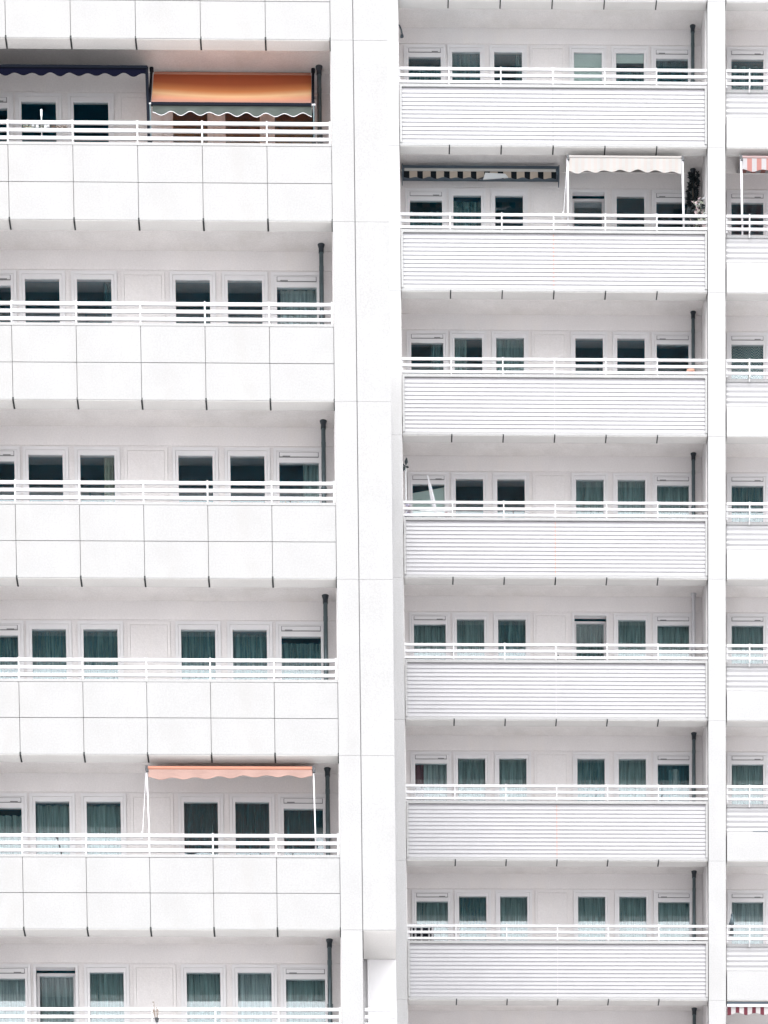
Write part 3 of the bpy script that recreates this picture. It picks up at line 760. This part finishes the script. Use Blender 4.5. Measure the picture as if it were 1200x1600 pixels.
# bird on the rail, bay 3 edge 7
t = thing('bird', 'dark slate bird perched on the white railing beside the right pillar', 'bird', (8.245, YF+.04, far_edge(7)+1.532))
def bird_body():
    m = MB()
    prof = [(.001,-.055),(.022,-.045),(.040,.0),(.048,.06),(.042,.11),(.026,.155),(.022,.175),(.027,.20),(.022,.222),(.001,.232)]
    m.lathe(prof, n=14)
    m.tube((.018,-.012,.205),(.050,-.030,.200), .007, .001, n=6)
    m.v = [(x*1.0, y*1.15 + (.18-z)*.25, z) for x, y, z in m.v]
    return m
build('body', bird_body(), M['feather'], t, smooth=True)
m = MB(); m.quad((-.03,.06,-.03),(.03,.06,-.03),(.05,.12,-.16),(-.05,.12,-.16)); m.quad((-.03,.07,-.03),(-.05,.13,-.16),(.05,.13,-.16),(.03,.07,-.03)); build('tail', m, M['feather'], t)
m = MB()
for sx in (-.05, .05):
    m.leaf((sx*.7,.04,.12), .16, .07, (sx*.3,.25,-1), (1,0,0)); m.leaf((sx*.72,.03,.12), .16, .07, (sx*.35,.2,-1), (1,.2,0))
build('wing', m, M['feather'], t)
m = MB()
for sx in (-.016, .016):
    m.tube((sx,.0,-.02),(sx,-.005,-.0), .005, n=6)
    for a in (-.9,-.1,.7): m.tube((sx,-.022,.002),(sx+.025*math.sin(a),-.05*math.cos(a)-.01,-.008), .005, .002, n=5)
build('feet', m, M['black'], t)
# little sticks on the railings of the far block
def rod(label, x, k, zz, L, lean=0.0, mat='bluegrey', group='thin rods behind the far railings'):
    m = MB(); m.tube((0,0,0),(lean,0,L), .009, n=8); m.tube((lean,0,L),(lean*1.1,0,L+.02), .013, n=8)
    o = build('railing_rod', m, M[mat], None, (x, YF+.12, far_edge(k)+zz)); tag(o, label, 'rod', group)
rod('tall dark rod behind the railing beside the patterned right curtain', 6.765, 6, 1.16, .42, 0, 'black')
rod('short dark rod behind the railing below the blank panel', 3.98, 6, 1.14, .13, .012)
rod('short dark rod behind the railing under the window with the pictured curtain', 5.35, 6, 1.14, .30, .02)
rod('dark handle behind the railing under the window below the open door', 4.56, 5, 1.20, .13, .02)
rod('short dark peg behind the railing below the dark window pair', 3.66, 4, 1.20, .16, -.01)

# ---------------------------------------------------------------- ground, sky, sun, camera
m = MB(); S = 700
m.quad((-S,-S,0),(S,-S,0),(S,S,0),(-S,S,0))
g = build('ground', m, M['ground']); g['kind'] = 'structure'

SUN_EL, SUN_AZ = 70, 188      # azimuth clockwise from +Y (180 = from the street side)
w = bpy.data.worlds.new('World'); SC.world = w; w.use_nodes = True
nt = w.node_tree; bg = nt.nodes['Background']
sky = nt.nodes.new('ShaderNodeTexSky'); sky.sky_type = 'NISHITA'; sky.sun_disc = False
sky.sun_elevation = R(SUN_EL); sky.sun_rotation = R(SUN_AZ)
sky.air_density = 1.0; sky.dust_density = 3.5; sky.ozone_density = 1.0; sky.altitude = 0
hs = nt.nodes.new('ShaderNodeHueSaturation'); hs.inputs['Saturation'].default_value = .06
nt.links.new(sky.outputs['Color'], hs.inputs['Color']); nt.links.new(hs.outputs['Color'], bg.inputs['Color'])
bg.inputs['Strength'].default_value = .15
sl = bpy.data.lights.new('sun', 'SUN'); sl.energy = 1.0; sl.angle = R(25); sl.color = (1, .98, .955)
so = bpy.data.objects.new('sun', sl); COL.objects.link(so)
az = R(SUN_AZ); el = R(SUN_EL)
dirv = Vector((math.sin(az)*math.cos(el), math.cos(az)*math.cos(el), math.sin(el)))
so.rotation_euler = dirv.to_track_quat('Z', 'Y').to_euler(); so.location = (0, -40, 80)

f, cx, th, ps, ro, px, py = 6233.178744, .30717, -.118968, -.024556, .008136, 749.95898, 4849.706161
cam = bpy.data.cameras.new('camera'); co = bpy.data.objects.new('camera', cam); COL.objects.link(co)
Rz = Matrix.Rotation(ps, 3, 'Z'); Rx = Matrix.Rotation(th, 3, 'X')
c_, s_ = math.cos(ro), math.sin(ro)
Ry = Matrix(((c_,0,s_),(0,1,0),(-s_,0,c_)))
MM = Rz @ Rx @ Ry
right, fwd, up = MM.col[0], MM.col[1], MM.col[2]
mw = Matrix(((right.x,up.x,-fwd.x,cx),(right.y,up.y,-fwd.y,-72.0),(right.z,up.z,-fwd.z,EYE),(0,0,0,1)))
co.matrix_world = mw
cam.sensor_fit = 'AUTO'; cam.sensor_width = 36; cam.lens = f/1600*36
cam.shift_x = (600-px)/1600; cam.shift_y = (py-800)/1600
cam.clip_start = .5; cam.clip_end = 2500
SC.camera = co
vs = SC.view_settings; vs.view_transform = 'Standard'; vs.look = 'None'; vs.exposure = 2.38; vs.gamma = 1.0; vs.use_curve_mapping = False
